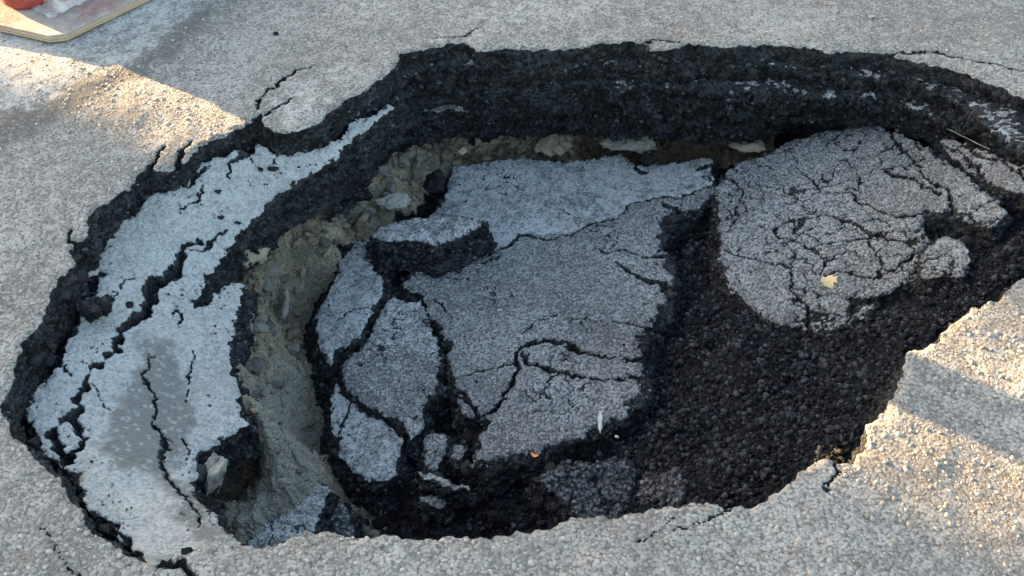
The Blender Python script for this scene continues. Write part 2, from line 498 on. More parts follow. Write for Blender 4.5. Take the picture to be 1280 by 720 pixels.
# ------------------------------------------------------------------ outline of the hole in the road surface
RIM = [(17,469),(29,428),(50,398),(64,371),(72,348),(92,329),(89,312),(97,303),(108,294),(110,270),(134,255),(146,243),(158,236),(168,222),(188,204),(198,213),(212,212),(235,200),(249,182),
       (282,168),(309,155),(323,146),(330,158),(350,165),(383,158),(403,150),(415,138),(430,125),(457,111),(478,98),(491,84),(501,67),(521,62),(546,58),(571,54),(585,55),(596,64),(608,64),(622,59),(662,62),(709,60),(756,55),(790,52),(813,54),(812,61),
       (850,59),(860,55),(914,59),(961,54),(995,59),(1015,60),(1042,67),(1058,64),(1109,66),(1119,72),(1169,81),(1203,91),(1237,104),(1280,119),(1325,145),(1362,190),(1370,245),(1340,300),
       (1280,343),(1270,354),(1247,373),(1216,383),(1193,405),(1173,423),(1153,435),(1132,442),(1127,458),(1129,472),(1122,485),(1112,498),(1102,522),(1085,535),(1082,559),(1065,574),(1048,579),(1031,572),
       (1018,582),(995,596),(978,607),(951,626),(931,633),(910,639),(900,633),(867,626),(850,632),(817,634),(800,639),(770,643),(729,644),(706,651),(682,660),(628,670),(581,671),(521,670),(454,668),
       (420,668),(387,665),(360,676),(330,681),(303,678),(269,676),(249,683),(229,693),(202,700),(182,703),(161,693),(134,670),(111,660),(104,636),(91,626),(81,602),(61,586),(44,569),(30,550),(17,544),(7,525),(3,508),(7,491)]
FLAT = lambda x, y: np.zeros_like(x)
rim_w = np.array([at(u, v, 0)[:2] for u, v in RIM])

# ------------------------------------------------------------------ road
def build_road():
    r = 0.0035
    fx = np.arange(-1.55, 1.55, r); fy = np.arange(0.86, 2.90, r)
    g = 0.012 * 1.55 ** np.arange(22)
    gx = np.cumsum(g)
    xs = np.r_[-1.55 - gx[::-1], fx, 1.55 + gx]; ys = np.r_[0.86 - gx[::-1], fy, 2.90 + gx]
    X, Y = np.meshgrid(xs, ys)
    wx, wy = jag(X, Y, 0.85, 1.0)
    sd = np.full(X.shape, 5.0)
    near = (np.abs(X) < 1.75) & (Y > 0.7) & (Y < 3.0)
    sd[near] = -poly_sd(rim_w, (X + wx)[near], (Y + wy)[near])
    fade = ((np.abs(X) < 1.56) & (Y > 0.85) & (Y < 2.91)).astype(float)
    global ROAD_CRACKS
    cracks = ROAD_CRACKS = [[(318,138,2),(323,131,3),(333,114,4),(353,101,4),(370,89,3),(392,81,2)], [(318,150,7),(335,140,6),(350,132,4),(366,124,2)],
              [(186,210,8),(198,195,6),(210,183,3)], [(222,205,8),(229,190,6),(240,175,2)], [(540,48,2),(562,46,3),(581,44,3),(602,34,2)],
              [(1112,68,3),(1135,66,3),(1159,64,3),(1193,72,3),(1230,79,3),(1262,86,3),(1290,93,3)], [(1046,578,4),(1043,596,3),(1033,612,2)],
              [(845,664,1),(870,651,2),(890,646,2.5),(912,638,3)], [(852,645,1.5),(817,666,1),(783,680,.8)], [(198,700,10),(215,703,9),(229,710,9),(243,722,8)],
              [(50,660,1),(67,680,1.3),(84,707,1.5),(92,722,1.5)], [(97,308,6),(88,298,5),(88,285,2)], [(520,75,2),(495,80,2)], [(800,53,3),(826,50,3),(850,52,2)]]
    pale_polys = [([(-60,20),(-60,150),(0,146),(40,138),(75,115),(115,96),(160,82),(205,50),(250,10),(260,-20),(150,-60)], 0.62, 0.05),
                  ([(440,0),(840,0),(840,40),(640,45),(500,50)], 0.30, 0.12), ([(330,120),(440,60),(440,120),(400,150),(340,160)], 0.35, 0.03), ([(430,690),(520,680),(540,700),(430,720)], 0.3, 0.03)]
    stain_polys = [([(-60,150),(0,146),(40,138),(75,115),(115,96),(160,82),(205,50),(250,10),(290,0),(255,32),(215,70),(190,92),(160,100),(120,122),(60,160),(0,190),(-60,200)], 0.95, 0.045)]
    o = plate('road', X, Y, sd, FLAT, M_road, 0.20, 0.10, 0.15, cracks, 0.06, pale_polys, stain_polys, (), 0.0, 0.07, 0.0003, 0.0035, 1.0, None, 0.011, 0.0, 0.006, fade, False)
    return tag(o, kind='structure')
road = build_road()

# ------------------------------------------------------------------ lower asphalt courses of the far wall, each a step below the road
def course(z, line, T, seed, k, rough, dust):
    """line: visible front edge of this course at height z, left to right; the rest of its outline lies back under the road"""
    S = lambda x, y: np.full(np.shape(x), z)
    pts = [at(u, v, z)[:2] for u, v in line]
    a, c = pts[0], pts[-1]
    hole = list(pts) + [np.array([c[0] + 0.25, c[1] - 0.25]), np.array([1.9, 1.0]), np.array([0, 0.5]), np.array([-1.9, 1.0]), np.array([a[0] - 0.3, a[1] - 0.35])]
    hole = np.array(hole)
    skirt = max(0.8 * T, 0.03)
    P = np.array(pts)
    xs = np.arange(P[:, 0].min() - 0.05, P[:, 0].max() + 0.12, 0.0036); ys = np.arange(P[:, 1].min() - 0.12, P[:, 1].max() + 0.16, 0.0036)
    X, Y = np.meshgrid(xs, ys)
    wx, wy = jag(X, Y, 1.3, seed)
    sd = -poly_sd(hole, X + wx, Y + wy)
    o = plate('asphalt_course', X, Y, sd, S, M_slab, T, k, skirt, (), 0.12, (), (), (), 0.0, 0.07, 0.0018, 0.004, seed, 0.14, rough, dust, 0.012, None, True)
    return tag(o, kind='structure')
course(-0.048, [(470,124),(480,112),(491,98),(521,88),(554,82),(595,82),(635,79),(689,77),(756,77),(850,79),(951,79),(995,83),(1052,90),(1129,99),(1173,113),(1203,129),(1230,151),(1253,171),(1282,190),(1330,225)], 0.075, 4.0, 0.12, 0.020, 0.6)
course(-0.098, [(470,150),(482,125),(504,103),(554,92),(581,98),(628,102),(689,101),(743,104),(790,106),(850,105),(884,110),(934,114),(984,116),(1069,119),(1106,121),(1153,138),(1180,150),(1230,163),(1290,195)], 0.085, 8.0, 0.10, 0.026, 0.3)
course(-0.178, [(450,210),(465,177),(497,147),(554,136),(605,134),(669,134),(723,131),(750,134),(850,136),(900,141),(950,140),(985,128),(1010,112)], 0.10, 12.0, 0.05, 0.024, 0.95)

# ------------------------------------------------------------------ floor of the pit
pit_ctrl = [at(*c) for c in [
    (700,215,-.45),(600,215,-.44),(850,225,-.44),(560,230,-.42),(640,330,-.47),(760,330,-.45),(640,450,-.46),(740,480,-.44),(600,560,-.45),(700,600,-.43),(560,610,-.46),(640,640,-.44),(520,640,-.47),
    (540,190,-.36),(490,215,-.35),(430,250,-.34),(470,265,-.40),(400,240,-.25),(330,330,-.32),(300,330,-.29),(322,302,-.245),(420,290,-.42),(360,360,-.44),(350,430,-.44),(325,480,-.36),(380,480,-.48),(360,560,-.46),(325,600,-.42),(304,400,-.245),(300,455,-.235),(306,510,-.215),(318,545,-.26),
    (350,660,-.375),(302,625,-.345),(312,665,-.335),(440,630,-.52),(270,590,-.38),(260,620,-.39),(480,420,-.50),(460,550,-.49),
    (860,300,-.41),(840,400,-.40),(880,350,-.38),(860,460,-.36),(820,560,-.36),(900,440,-.31),(960,430,-.285),(900,540,-.30),(880,600,-.28),(960,520,-.27),(1000,570,-.21),(1040,440,-.245),(1040,510,-.22),(1070,540,-.19),(1090,480,-.20),(1110,400,-.21),(1150,380,-.18),(1130,430,-.165),
    (1200,350,-.15),(1250,330,-.10),(1240,300,-.14),(1000,300,-.32),(1080,250,-.28),(1200,250,-.20),(1100,170,-.30),(1000,200,-.36),(1270,270,-.14),(1250,200,-.22),(930,600,-.24),(970,590,-.22),(950,560,-.25),
    (262,437,-.34),(255,485,-.34),(262,395,-.31),(200,400,-.30),(100,500,-.28),(200,600,-.30),(150,300,-.25),(300,220,-.28)]]
pit_ctrl += [np.array(c) for c in [(-.3,2.70,-.24),(0,2.76,-.26),(.3,2.76,-.26),(.6,2.72,-.26),(0,2.60,-.44),(.3,2.60,-.44),(-.2,2.58,-.40),(.9,2.5,-.2),(-.6,2.5,-.16),(-.9,2.2,-.12),(-1.15,1.8,-.14),(-1.1,1.3,-.16),(-.8,1.05,-.18),(-.4,.96,-.4),(0,.94,-.42),(.3,.98,-.36),(1.35,2.0,-.12),(1.3,1.6,-.10),(1.1,1.4,-.15),(.8,1.1,-.2),(.55,.95,-.25)]]
PIT = tps(np.array(pit_ctrl), 2e-4)
SOIL = [(335,268),(385,245),(420,218),(480,185),(560,165),(700,160),(960,170),(950,215),(560,222),(528,262),(475,292),(425,335),(398,400),(412,480),(430,600),(485,625),(470,690),(240,695),(235,560),(275,480),(270,420),(270,350),(258,335),(285,295)]

soilw = np.array([hit(u, v, PIT)[:2] for u, v in SOIL])
def pit_relief(x, y):
    s = poly_sd(soilw, x, y)
    expo = sstep(0.02, -0.02, s + 0.03 * fbm2(x, y, 0.06, 4))
    a1, a2, ac = worley(x, y, 0.013, 1); b1, b2, bc = worley(x + 0.008 * noise2(x / 0.02, y / 0.02), y, 0.034, 5); c1, c2, cc = worley(x + 0.01 * fbm2(x, y, 0.03, 2), y, 0.085, 9)
    g1, g2, gc = worley(x + 0.003 * noise2(x / 0.006, y / 0.006), y, 0.0075, 3)
    grain = 0.005 * gc * sstep(0.0, 0.3, g2 - g1) + 0.005 * fbm2(x, y, 0.016, 3, 0.7) + 0.020 * bc * bc * sstep(0.0, 0.3, b2 - b1) * sstep(-0.2, 0.5, fbm2(x, y, 0.2, 2)) + 0.014 * fbm2(x, y, 0.12, 4)
    smooth_ = sstep(0.0, 0.35, fbm2(x, y, 0.16, 2, 0.5, 8.0))
    clod = 0.026 * (cc - 0.5) * sstep(0, 0.10, c2 - c1) + (1 - smooth_) * (0.020 * bc * sstep(0.02, 0.25, b2 - b1) + 0.009 * ac * sstep(0.0, 0.3, a2 - a1)) + 0.016 * fbm2(x, y, 0.08, 6, 0.62)
    return PIT(x, y) + expo * grain + (1 - expo) * clod, expo

def build_pit():
    r = 0.0035
    X, Y = np.meshgrid(np.arange(-1.72, 1.82, r), np.arange(0.62, 3.06, r))
    sd = poly_sd(rim_w, X, Y)
    rec = np.where(Y > 2.40, -0.10 - 0.16 * sstep(2.40, 2.48, Y), -0.10)
    F, used = grid_faces(sd > rec - 0.22)
    rec = rec.ravel()[used]
    x = X.ravel()[used]; y = Y.ravel()[used]; d = sd.ravel()[used]
    z, expo = pit_relief(x, y)
    z = np.minimum(z, np.where(d < 0.0, -0.10, -0.012))
    z = z + sstep(rec, rec - 0.20, d) * (-0.022 - z)
    palew = np.array([hit(u, v, PIT)[:2] for u, v in [(300,470),(345,450),(385,480),(400,560),(410,620),(400,690),(300,690),(285,640),(330,560)]])
    pa = sstep(-0.03, 0.03, poly_sd(palew, x, y) + 0.03 * fbm2(x, y, 0.08, 4))
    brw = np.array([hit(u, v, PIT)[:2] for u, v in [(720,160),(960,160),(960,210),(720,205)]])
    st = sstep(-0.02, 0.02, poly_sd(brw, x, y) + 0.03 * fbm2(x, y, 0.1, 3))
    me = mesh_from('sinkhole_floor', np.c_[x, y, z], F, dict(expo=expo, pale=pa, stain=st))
    return tag(put('sinkhole_floor', me, M_pit), kind='structure')
build_pit()

# ------------------------------------------------------------------ slabs lying in the hole
def slab(label, poly, ctrl, mat=M_slab, cat='slab', name='asphalt_slab', **kw):
    S = surface(ctrl, 5e-4)
    o = sheet(name, poly, S, mat, **kw)
    return tag(o, label, cat, 'broken slabs of asphalt in the hole', 'thing')

LEFT = [(171,698),(148,668),(138,651),(114,643),(101,619),(96,592),(82,586),(57,569),(47,545),(37,528),(34,508),(44,485),(52,478),(77,452),(91,418),(101,391),(104,385),(118,364),(126,338),(112,345),(98,351),(101,338),(114,319),
        (131,307),(134,290),(145,277),(168,270),(178,260),(183,247),(192,239),(232,232),(236,215),(266,198),(303,185),(294,202),(313,195),(319,175),(336,185),(363,192),(397,182),(425,171),(440,151),(464,145),(484,129),
        (496,131),(477,145),(460,161),(433,178),(420,202),(397,215),(363,235),(350,240),(331,253),(326,267),(303,290),(282,314),(274,334),(259,341),(252,364),(239,374),(240,385),(262,374),(269,364),(289,354),(304,354),
        (299,385),(289,422),(289,455),(296,480),(299,498),(309,532),(289,542),(249,565),(249,586),(240,604),(256,629),(279,656),(299,676),(310,692),(270,702),(240,706),(205,706)]
left_ctrl = [(60,510,-.085),(100,400,-.075),(140,285,-.075),(230,232,-.052),(330,190,-.055),(480,135,-.06),(400,205,-.085),(330,260,-.115),(285,310,-.14),(290,400,-.185),(295,490,-.185),(250,580,-.16),(180,450,-.12),(190,560,-.12),(110,600,-.065),(170,690,-.03),(230,690,-.035),(290,670,-.06),(270,640,-.10)]
slab('large pale dusty slab with long jagged cracks along the left rim', LEFT, left_ctrl, M_left, T=0.08, k=0.22, pale=1.05, jagamp=0.75, rough=0.018, crack_scale=0.88, crackle=0.0, res=0.0029, bump=0.0016, seed=2.0,
     cracks=[[(256,298,3),(246,302,5),(232,309,8),(222,331,14),(208,344,18),(190,356,20),(192,372,15),(178,391,20),(165,403,15),(150,415,11),(146,438,11),(132,450,8),(118,459,8),(108,480,8),(98,498,11),(91,522,12),(104,545,10),(104,559,9),(90,566,12),(84,575,15)],
             [(97,508,7),(81,525,8),(67,542,11),(71,562,14),(80,574,15)], [(284,290,3),(267,300,4),(259,311,4),(247,309,3),(236,311,2)], [(185,445,2),(180,470,3),(192,498,4),(195,528,4),(203,552,6),(202,579,6),(215,606,5),(242,639,4),(256,660,3)],
             [(228,392,8),(222,388,5),(215,393,2)], [(228,392,6),(224,410,2)], [(140,650,4),(152,672,5),(166,688,6),(178,700,7)], [(255,232,2),(247,248,2),(232,262,2),(226,270,1)], [(232,232,3),(250,222,3),(262,212,2)], [(303,190,4),(290,210,3),(284,222,2)],
             [(120,480,2),(128,500,2),(140,512,1)], [(165,345,2),(148,360,2),(140,375,1)], [(232,505,2),(240,470,2),(243,440,1)], [(350,188,3),(340,205,2),(330,215,1)], [(80,460,3),(84,470,3)], [(225,548,3),(232,560,3),(226,575,2)]],
          stain_polys=[([(182,412),(205,425),(225,450),(238,500),(247,540),(232,552),(215,565),(222,592),(246,606),(268,640),(302,678),(255,680),(228,655),(204,622),(188,597),(132,587),(124,555),(132,528),(150,500),(165,470),(174,440)], 1.0, 0.022),
                  ([(262,560),(300,540),(300,560),(262,590)], 0.0, 0.01)])

MID = [(565,208),(600,203),(652,195),(706,200),(776,193),(793,203),(850,203),(874,195),(894,198),(890,215),(895,245),(875,262),(848,272),(837,285),(834,307),(847,335),(846,368),(837,388),(817,405),(813,428),(807,459),(817,480),(815,494),(793,512),(783,525),
       (733,545),(699,562),(662,578),(635,579),(608,592),(588,582),(602,555),(598,545),(612,522),(591,522),(578,515),(568,480),(561,448),(566,427),(554,425),(549,405),(538,395),(528,368),(507,364),(501,354),(517,337),(540,330),(545,300),(530,275),(548,260),(560,240)]
mid_ctrl = [(600,205,-.375),(850,205,-.36),(560,250,-.385),(720,300,-.375),(890,240,-.33),(840,320,-.345),(510,355,-.395),(680,400,-.365),(820,420,-.335),(560,480,-.385),(680,520,-.355),(800,490,-.335),(600,585,-.375),(720,545,-.355)]
slab('largest grey slab flat in the middle of the hole, pale at its far end', MID, mid_ctrl, M_slab, T=0.06, k=0.35, pale=0.05, res=0.0029, bump=0.0017, crackle=0.22, crackle_scale=0.045, crack_scale=0.8, seed=5.0,
     cracks=[[(575,312,4),(600,318,3),(615,319,3),(628,312,4),(640,304,7),(652,294,9),(664,296,6),(680,298,3),(709,294,3),(743,280,5),(773,272,3),(790,257,4),(817,247,3),(850,247,3),(892,230,3)],
             [(568,478,3),(600,520,5),(625,505,6),(640,482,6),(649,458,8),(645,442,5),(654,432,6),(662,427,8),(682,423,8),(706,428,6),(723,438,8),(756,448,4),(800,452,4)],
             [(655,440,6),(662,452,9),(680,458,6),(696,464,7),(723,472,5),(756,474,4),(800,470,4)], [(568,469,2),(608,462,3),(640,455,4)], [(770,325,4),(790,344,7),(810,351,9),(842,360,9)], [(766,405,2),(790,404,3),(815,407,4)],
             [(742,310,2),(760,316,3),(780,310,2),(800,320,3),(830,318,3)], [(700,395,2),(670,400,2),(655,415,2)], [(794,205,5),(800,215,5),(812,216,5)], [(870,214,4),(885,207,7),(894,205,7)], [(540,372,3),(560,392,2),(566,410,1)], [(820,250,3),(840,258,4),(850,262,5)], [(730,270,2),(700,262,1)], [(600,515,3),(580,500,3),(560,480,3)]],
     expo_polys=[[(835,258),(870,262),(900,240),(905,300),(870,330),(862,400),(835,420),(825,470),(840,500),(800,540),(700,585),(640,600),(575,610),(600,580),(690,558),(735,540),(785,515),(800,490),(795,450),(806,415),(826,385),(835,345),(822,310),(826,275)]],
     pale_polys=[([(540,200),(900,185),(900,228),(850,246),(817,246),(790,256),(773,271),(743,279),(709,293),(652,292),(635,306),(615,318),(560,314),(530,280)], 0.62, 0.006)])

slab('heavily cracked rounded grey slab tilted against the right side, tan leaf on it',
     [(1097,151),(1065,156),(1025,165),(985,178),(958,193),(921,202),(905,215),(895,235),(900,284),(899,317),(910,341),(914,361),(937,381),(964,401),(995,411),(1038,411),(1065,405),(1092,385),(1106,366),(1136,351),(1150,345),(1148,315),(1165,300),(1160,275),(1190,268),(1225,283),(1240,287),(1259,267),(1247,247),(1233,240),(1222,228),(1205,214),(1180,197),(1153,178),(1119,165)],
     [(1095,160,-.195),(1025,175,-.235),(930,210,-.305),(905,300,-.30),(1000,300,-.26),(1000,405,-.265),(1090,385,-.215),(1150,330,-.165),(1240,275,-.10),(1160,200,-.155),(1100,260,-.195)], M_slab, T=0.05, k=0.4, pale=0.06, res=0.0029, crackle=0.55, crackle_scale=0.06, crack_scale=0.62, seed=11.0, bump=0.0018,
     cracks=[[(905,222,4),(918,225,3),(927,240,4),(922,270,4),(912,285,3)], [(1025,270,3),(995,274,3),(968,284,4),(971,297,4),(1008,301,3),(1021,314,5),(1028,331,5),(1025,341,4)], [(1021,308,3),(1052,301,4),(1085,297,4),(1105,290,4)], [(1025,270,3),(1058,277,5),(1085,290,5),(1119,301,6),(1142,307,6)],
             [(1065,240,3),(1072,253,4),(1092,260,4),(1119,272,5),(1150,268,7)], [(984,334,3),(991,364,4),(1008,381,6),(1012,412,7)], [(905,312,3),(940,322,3),(968,331,3),(986,334,3)], [(1112,165,6),(1130,185,5),(1139,195,5),(1150,215,4),(1180,235,7),(1195,262,9)], [(1100,212,4),(1130,222,5),(1153,229,6),(1172,242,8)],
             [(1030,345,3),(1060,340,3),(1090,345,4),(1120,335,4),(1148,318,8)], [(1060,405,3),(1070,380,5),(1098,370,6)], [(940,225,2),(975,235,2),(1000,255,2),(1025,270,2)], [(1085,297,4),(1095,320,3),(1100,345,3)], [(985,180,1),(1000,215,2),(1030,240,2),(1065,240,2)]],
     expo_polys=[[(1160,262),(1185,258),(1205,275),(1200,292),(1165,298),(1150,290)], [(1062,372),(1095,368),(1090,380),(1064,396)]])
slab('small round cracked grey piece at the lower right edge of the rounded slab', [(1152,345),(1173,346),(1206,343),(1214,318),(1208,298),(1180,293),(1162,304),(1150,322)], [(1150,330,-.145),(1210,330,-.105),(1180,296,-.135)], T=0.05, k=0.4, crackle=0.5, crackle_scale=0.04, seed=14.0, res=0.0026, jagamp=0.7)
slab('narrow grey strip of asphalt between the rounded slab and the far right wall', [(1172,171),(1205,178),(1230,187),(1280,204),(1330,226),(1340,260),(1285,243),(1247,233),(1210,212),(1185,192)], [(1175,175,-.15),(1230,190,-.105),(1280,207,-.08),(1250,230,-.10),(1210,205,-.13)], T=0.06, k=0.3, crackle=0.4, seed=16.0, res=0.003, pale=0.15, jagamp=0.6,
     cracks=[[(1205,183,4),(1225,195,4),(1250,203,4),(1290,222,4)], [(1180,180,2),(1215,206,3),(1240,226,3)]])
slab('pale smooth piece of asphalt at the left end of the middle slab', [(457,297),(440,304),(424,311),(422,337),(410,364),(395,395),(397,428),(410,459),(420,440),(450,418),(460,401),(470,381),(480,368),(478,348),(466,332),(480,310),(475,296)],
     [(440,310,-.385),(400,400,-.415),(460,390,-.39),(470,350,-.385)], T=0.10, k=0.55, pale=0.62, seed=18.0, res=0.0028, jagamp=0.8, cracks=[[(420,400,2),(445,385,2),(470,382,2)]])
slab('grey rough slab lying over two pale pieces left of the middle slab', [(484,374),(504,374),(524,378),(534,395),(548,422),(551,448),(550,485),(534,498),(528,532),(517,547),(494,522),(454,505),(433,488),(427,455),(454,432),(467,405)],
     [(490,380,-.40),(440,470,-.395),(545,440,-.385),(515,540,-.39)], T=0.07, k=0.35, pale=0.3, seed=20.0, res=0.0028, bump=0.002, crackle=0.1)
slab('pale pointed slab hanging over the soil at the lower left of the grey slabs', [(420,480),(433,500),(454,512),(480,522),(502,549),(499,592),(467,602),(440,589),(423,569),(415,530),(414,495)],
     [(420,490,-.42),(500,550,-.41),(465,600,-.42),(420,560,-.43)], T=0.09, k=0.4, pale=0.55, seed=22.0, res=0.0028, jagamp=0.8, cracks=[[(436,500,2),(428,530,2),(422,560,2)]])
slab('thick raised chunk with pale top and black broken side on the middle slab', [(463,296),(475,284),(490,277),(521,271),(554,267),(588,270),(604,274),(600,282),(587,290),(560,301),(545,306),(525,302),(507,300),(480,300)],
     [(465,297,-.315),(520,272,-.295),(600,276,-.295),(540,304,-.30)], T=0.085, k=0.3, pale=0.5, seed=24.0, res=0.0026, jagamp=0.8, rough=0.013, cat='chunk', name='asphalt_chunk')
slab('dark rough slab propped up beside the front rim of the hole', [(668,598),(700,582),(735,574),(785,574),(796,590),(792,620),(797,645),(760,655),(720,650),(700,625)],
     [(670,600,-.36),(735,576,-.35),(795,590,-.33),(750,650,-.37)], M_dark, T=0.07, k=0.4, seed=26.0, res=0.0028, bump=0.0035, crackle=0.4, pale=0.1)
slab('dark lump of asphalt in the corner where the black slope meets the front rim', [(800,595),(840,585),(860,600),(850,640),(810,645),(795,620)], [(800,600,-.34),(860,600,-.28),(830,640,-.32)], M_dark, T=0.06, k=0.5, seed=27.0, res=0.003, bump=0.004, crackle=0.4)
slab('small dark grey piece between the rough slab and the front of the middle slab', [(530,545),(545,540),(560,545),(556,570),(545,586),(532,580),(525,560)], [(530,550,-.41),(560,550,-.40),(540,585,-.41)], M_slab, T=0.05, k=0.4, seed=28.0, res=0.0026)
slab('tiny dark grey piece left of the front corner of the middle slab', [(565,555),(578,548),(582,558),(574,575),(563,572)], [(565,555,-.40),(582,556,-.39),(570,575,-.40)], M_slab, T=0.05, k=0.4, seed=29.0, res=0.0026)
slab('thin flat plate lying on edge in the black rubble near the front', [(520,588),(535,590),(560,600),(586,606),(587,611),(560,608),(530,598)], [(520,590,-.38),(586,608,-.37),(550,602,-.375)], M_slab, T=0.06, k=0.2, seed=30.0, res=0.0022, pale=0.45, jagamp=0.35, name='asphalt_plate')
slab('small flat grey patch of asphalt in the black rubble below the thin plate', [(525,618),(540,616),(558,624),(556,633),(530,632)], [(525,620,-.41),(558,624,-.41),(540,633,-.41)], M_slab, T=0.04, k=0.4, seed=31.0, res=0.0024, pale=0.2, jagamp=0.5)
slab('dusty grey slab sloping down the soil ramp beside the front rim', [(395,600),(412,612),(404,640),(392,668),(385,700),(300,705),(305,680),(325,655),(350,640),(375,620)], [(395,605,-.375),(400,690,-.345),(310,690,-.32),(340,650,-.345)], M_slab, T=0.05, k=0.4, seed=33.0, res=0.003, pale=0.42, crackle=0.2)
slab('grey-black block at the bottom of the soil ramp by the front rim', [(398,615),(420,620),(440,640),(445,680),(400,700),(392,670)], [(400,620,-.41),(445,640,-.43),(410,690,-.40)], M_dark, T=0.06, k=0.4, seed=34.0, res=0.003, pale=0.25)

# ------------------------------------------------------------------ rocks, clods and crumbs
import bmesh
def rock_mesh(name, size, seed, sub=2, cuts=9, flat=1.0, rough=0.10):
    r = np.random.default_rng(seed)
    bm = bmesh.new(); bmesh.ops.create_icosphere(bm, subdivisions=sub, radius=1.0)
    V = np.array([v.co[:] for v in bm.verts]); F = np.array([[v.index for v in f.verts] for f in bm.faces])
    bm.free()
    for _ in range(cuts):
        n = r.normal(size=3); n /= np.linalg.norm(n)
        h = r.uniform(0.45, 0.85)
        d = V @ n - h
        V = V - np.clip(d, 0, None)[:, None] * n
    V = V + rough * np.c_[noise3(V[:, 0] * 2.2 + seed, V[:, 1] * 2.2, V[:, 2] * 2.2), noise3(V[:, 0] * 2.2, V[:, 1] * 2.2 + seed, V[:, 2] * 2.2 + 7), noise3(V[:, 0] * 2.2 + 5, V[:, 1] * 2.2, V[:, 2] * 2.2 + seed)]
    V = V + 0.5 * rough * np.c_[noise3(V[:, 0] * 7 + seed, V[:, 1] * 7, V[:, 2] * 7), noise3(V[:, 0] * 7, V[:, 1] * 7 + seed, V[:, 2] * 7 + 7), noise3(V[:, 0] * 7 + 5, V[:, 1] * 7, V[:, 2] * 7 + seed)]
    if sub >= 3:
        V = V * (1 + 0.8 * rough * (noise3(V[:, 0] * 5 + seed, V[:, 1] * 5, V[:, 2] * 5 + 3) + 0.6 * noise3(V[:, 0] * 13, V[:, 1] * 13 + seed, V[:, 2] * 13)))[:, None]
    V = V * np.array(size)
    return mesh_from(name, V, F, smooth=False)

def rock(name, u, v, S, size, mat, label, cat, group=None, seed=1, rot=(0, 0, 0), lift=0.3, sub=3, cuts=12, rough=0.2):
    p = hit(u, v, S) if callable(S) else at(u, v, S)
    me = rock_mesh(name, size, seed, sub, cuts, rough=rough)
    o = put(name, me, mat, (p[0], p[1], p[2] + lift * size[2]))
    o.rotation_euler = rot
    return tag(o, label, cat, group)

LS = surface(left_ctrl, 5e-4)
MS = surface(mid_ctrl, 5e-4)
# ------------------------------------------------------------------ plywood board with a red post and a wrapped bundle, far left corner
M_tmp = {}
def plain(name, c, rough=0.7, scale=30, var=0.25, bump=0.0006, spec=0.3, **kw):
    m, nt = new_mat(name); b = NB(nt)
    co = b.n('ShaderNodeTexCoord').outputs['Object']
    n = b.noise(co, scale, 5, 0.6)
    b.finish(b.mix(n, tuple(x * (1 - var) for x in c), tuple(min(1, x * (1 + var)) for x in c)), rough, n, dist=bump, spec=spec, **kw)
    return m

def prism(name, pts, z0, z1, bev=0.002):
    bm = bmesh.new()
    vs = [bm.verts.new((p[0], p[1], z0)) for p in pts]
    f = bm.faces.new(vs)
    r = bmesh.ops.extrude_face_region(bm, geom=[f])
    for v in [e for e in r['geom'] if isinstance(e, bmesh.types.BMVert)]: v.co.z = z1
    bmesh.ops.recalc_face_normals(bm, faces=bm.faces)
    bmesh.ops.bevel(bm, geom=list(bm.edges), offset=bev, segments=2, affect='EDGES', profile=0.5)
    me = bpy.data.meshes.new(name); bm.to_mesh(me); bm.free()
    return me

def lathe(name, prof, n=32, wob=0.0):
    V = []; F = []
    for i, (r, z) in enumerate(prof):
        for k in range(n):
            a = 2 * math.pi * k / n
            V.append((r * math.cos(a), r * math.sin(a), z))
    for i in range(len(prof) - 1):
        for k in range(n):
            F.append((i * n + k, i * n + (k + 1) % n, (i + 1) * n + (k + 1) % n, (i + 1) * n + k))
    V = np.array(V)
    return mesh_from(name, V, F)

corner = at(72, 50, 0.02)[:2]
e1 = np.array([math.cos(math.radians(160)), math.sin(math.radians(160))]); e2 = np.array([math.cos(math.radians(50)), math.sin(math.radians(50))])
bpts = [corner + 0.03 * e1, corner + 0.025 * e2, corner + 0.80 * e2, corner + 0.80 * e2 + 0.62 * e1, corner + 0.62 * e1]
M_ply, nt_ = new_mat('worn plywood face'); b_ = NB(nt_)
co_ = b_.n('ShaderNodeTexCoord').outputs['Object']
n1_ = b_.noise(co_, 9, 5, 0.7); n2_ = b_.noise(co_, 60, 4, 0.6)
c_ = b_.mix(b_.rng(n1_, 0.35, 0.6), (0.42, 0.39, 0.37), (0.30, 0.255, 0.235))
c_ = b_.mix(b_.math('MULTIPLY', b_.rng(b_.noise(co_, 5, 4, 0.6), 0.5, 0.6), 0.55), c_, (0.30, 0.10, 0.075))
c_ = b_.mix(b_.math('MULTIPLY', b_.rng(n2_, 0.45, 0.7), 0.4), c_, (0.52, 0.47, 0.41))
b_.finish(c_, 0.75, n2_, dist=0.001, spec=0.3)
M_plyedge = plain('raw plywood edge', (0.40, 0.31, 0.22), 0.85, 60, 0.3)
board = bpy.data.objects.new('plywood_board', None); COL.objects.link(board)
board.location = (corner[0], corner[1], 0)
tag(board, 'weathered plywood board lying on the road at the far left corner', 'board')
rel = [p - corner for p in bpts]
cen = np.mean(rel, axis=0)
for i in range(4):
    shr = (0.0, 0.002, 0.0005, 0.0025)[i]
    rr = [p + (cen - p) / np.linalg.norm(cen - p) * shr for p in rel]
    put('plywood_layer', prism('plywood_layer', rr, 0.006 + 0.005 * i, 0.0105 + 0.005 * i, 0.0008), M_plyedge if i < 3 else M_ply, parent=board)
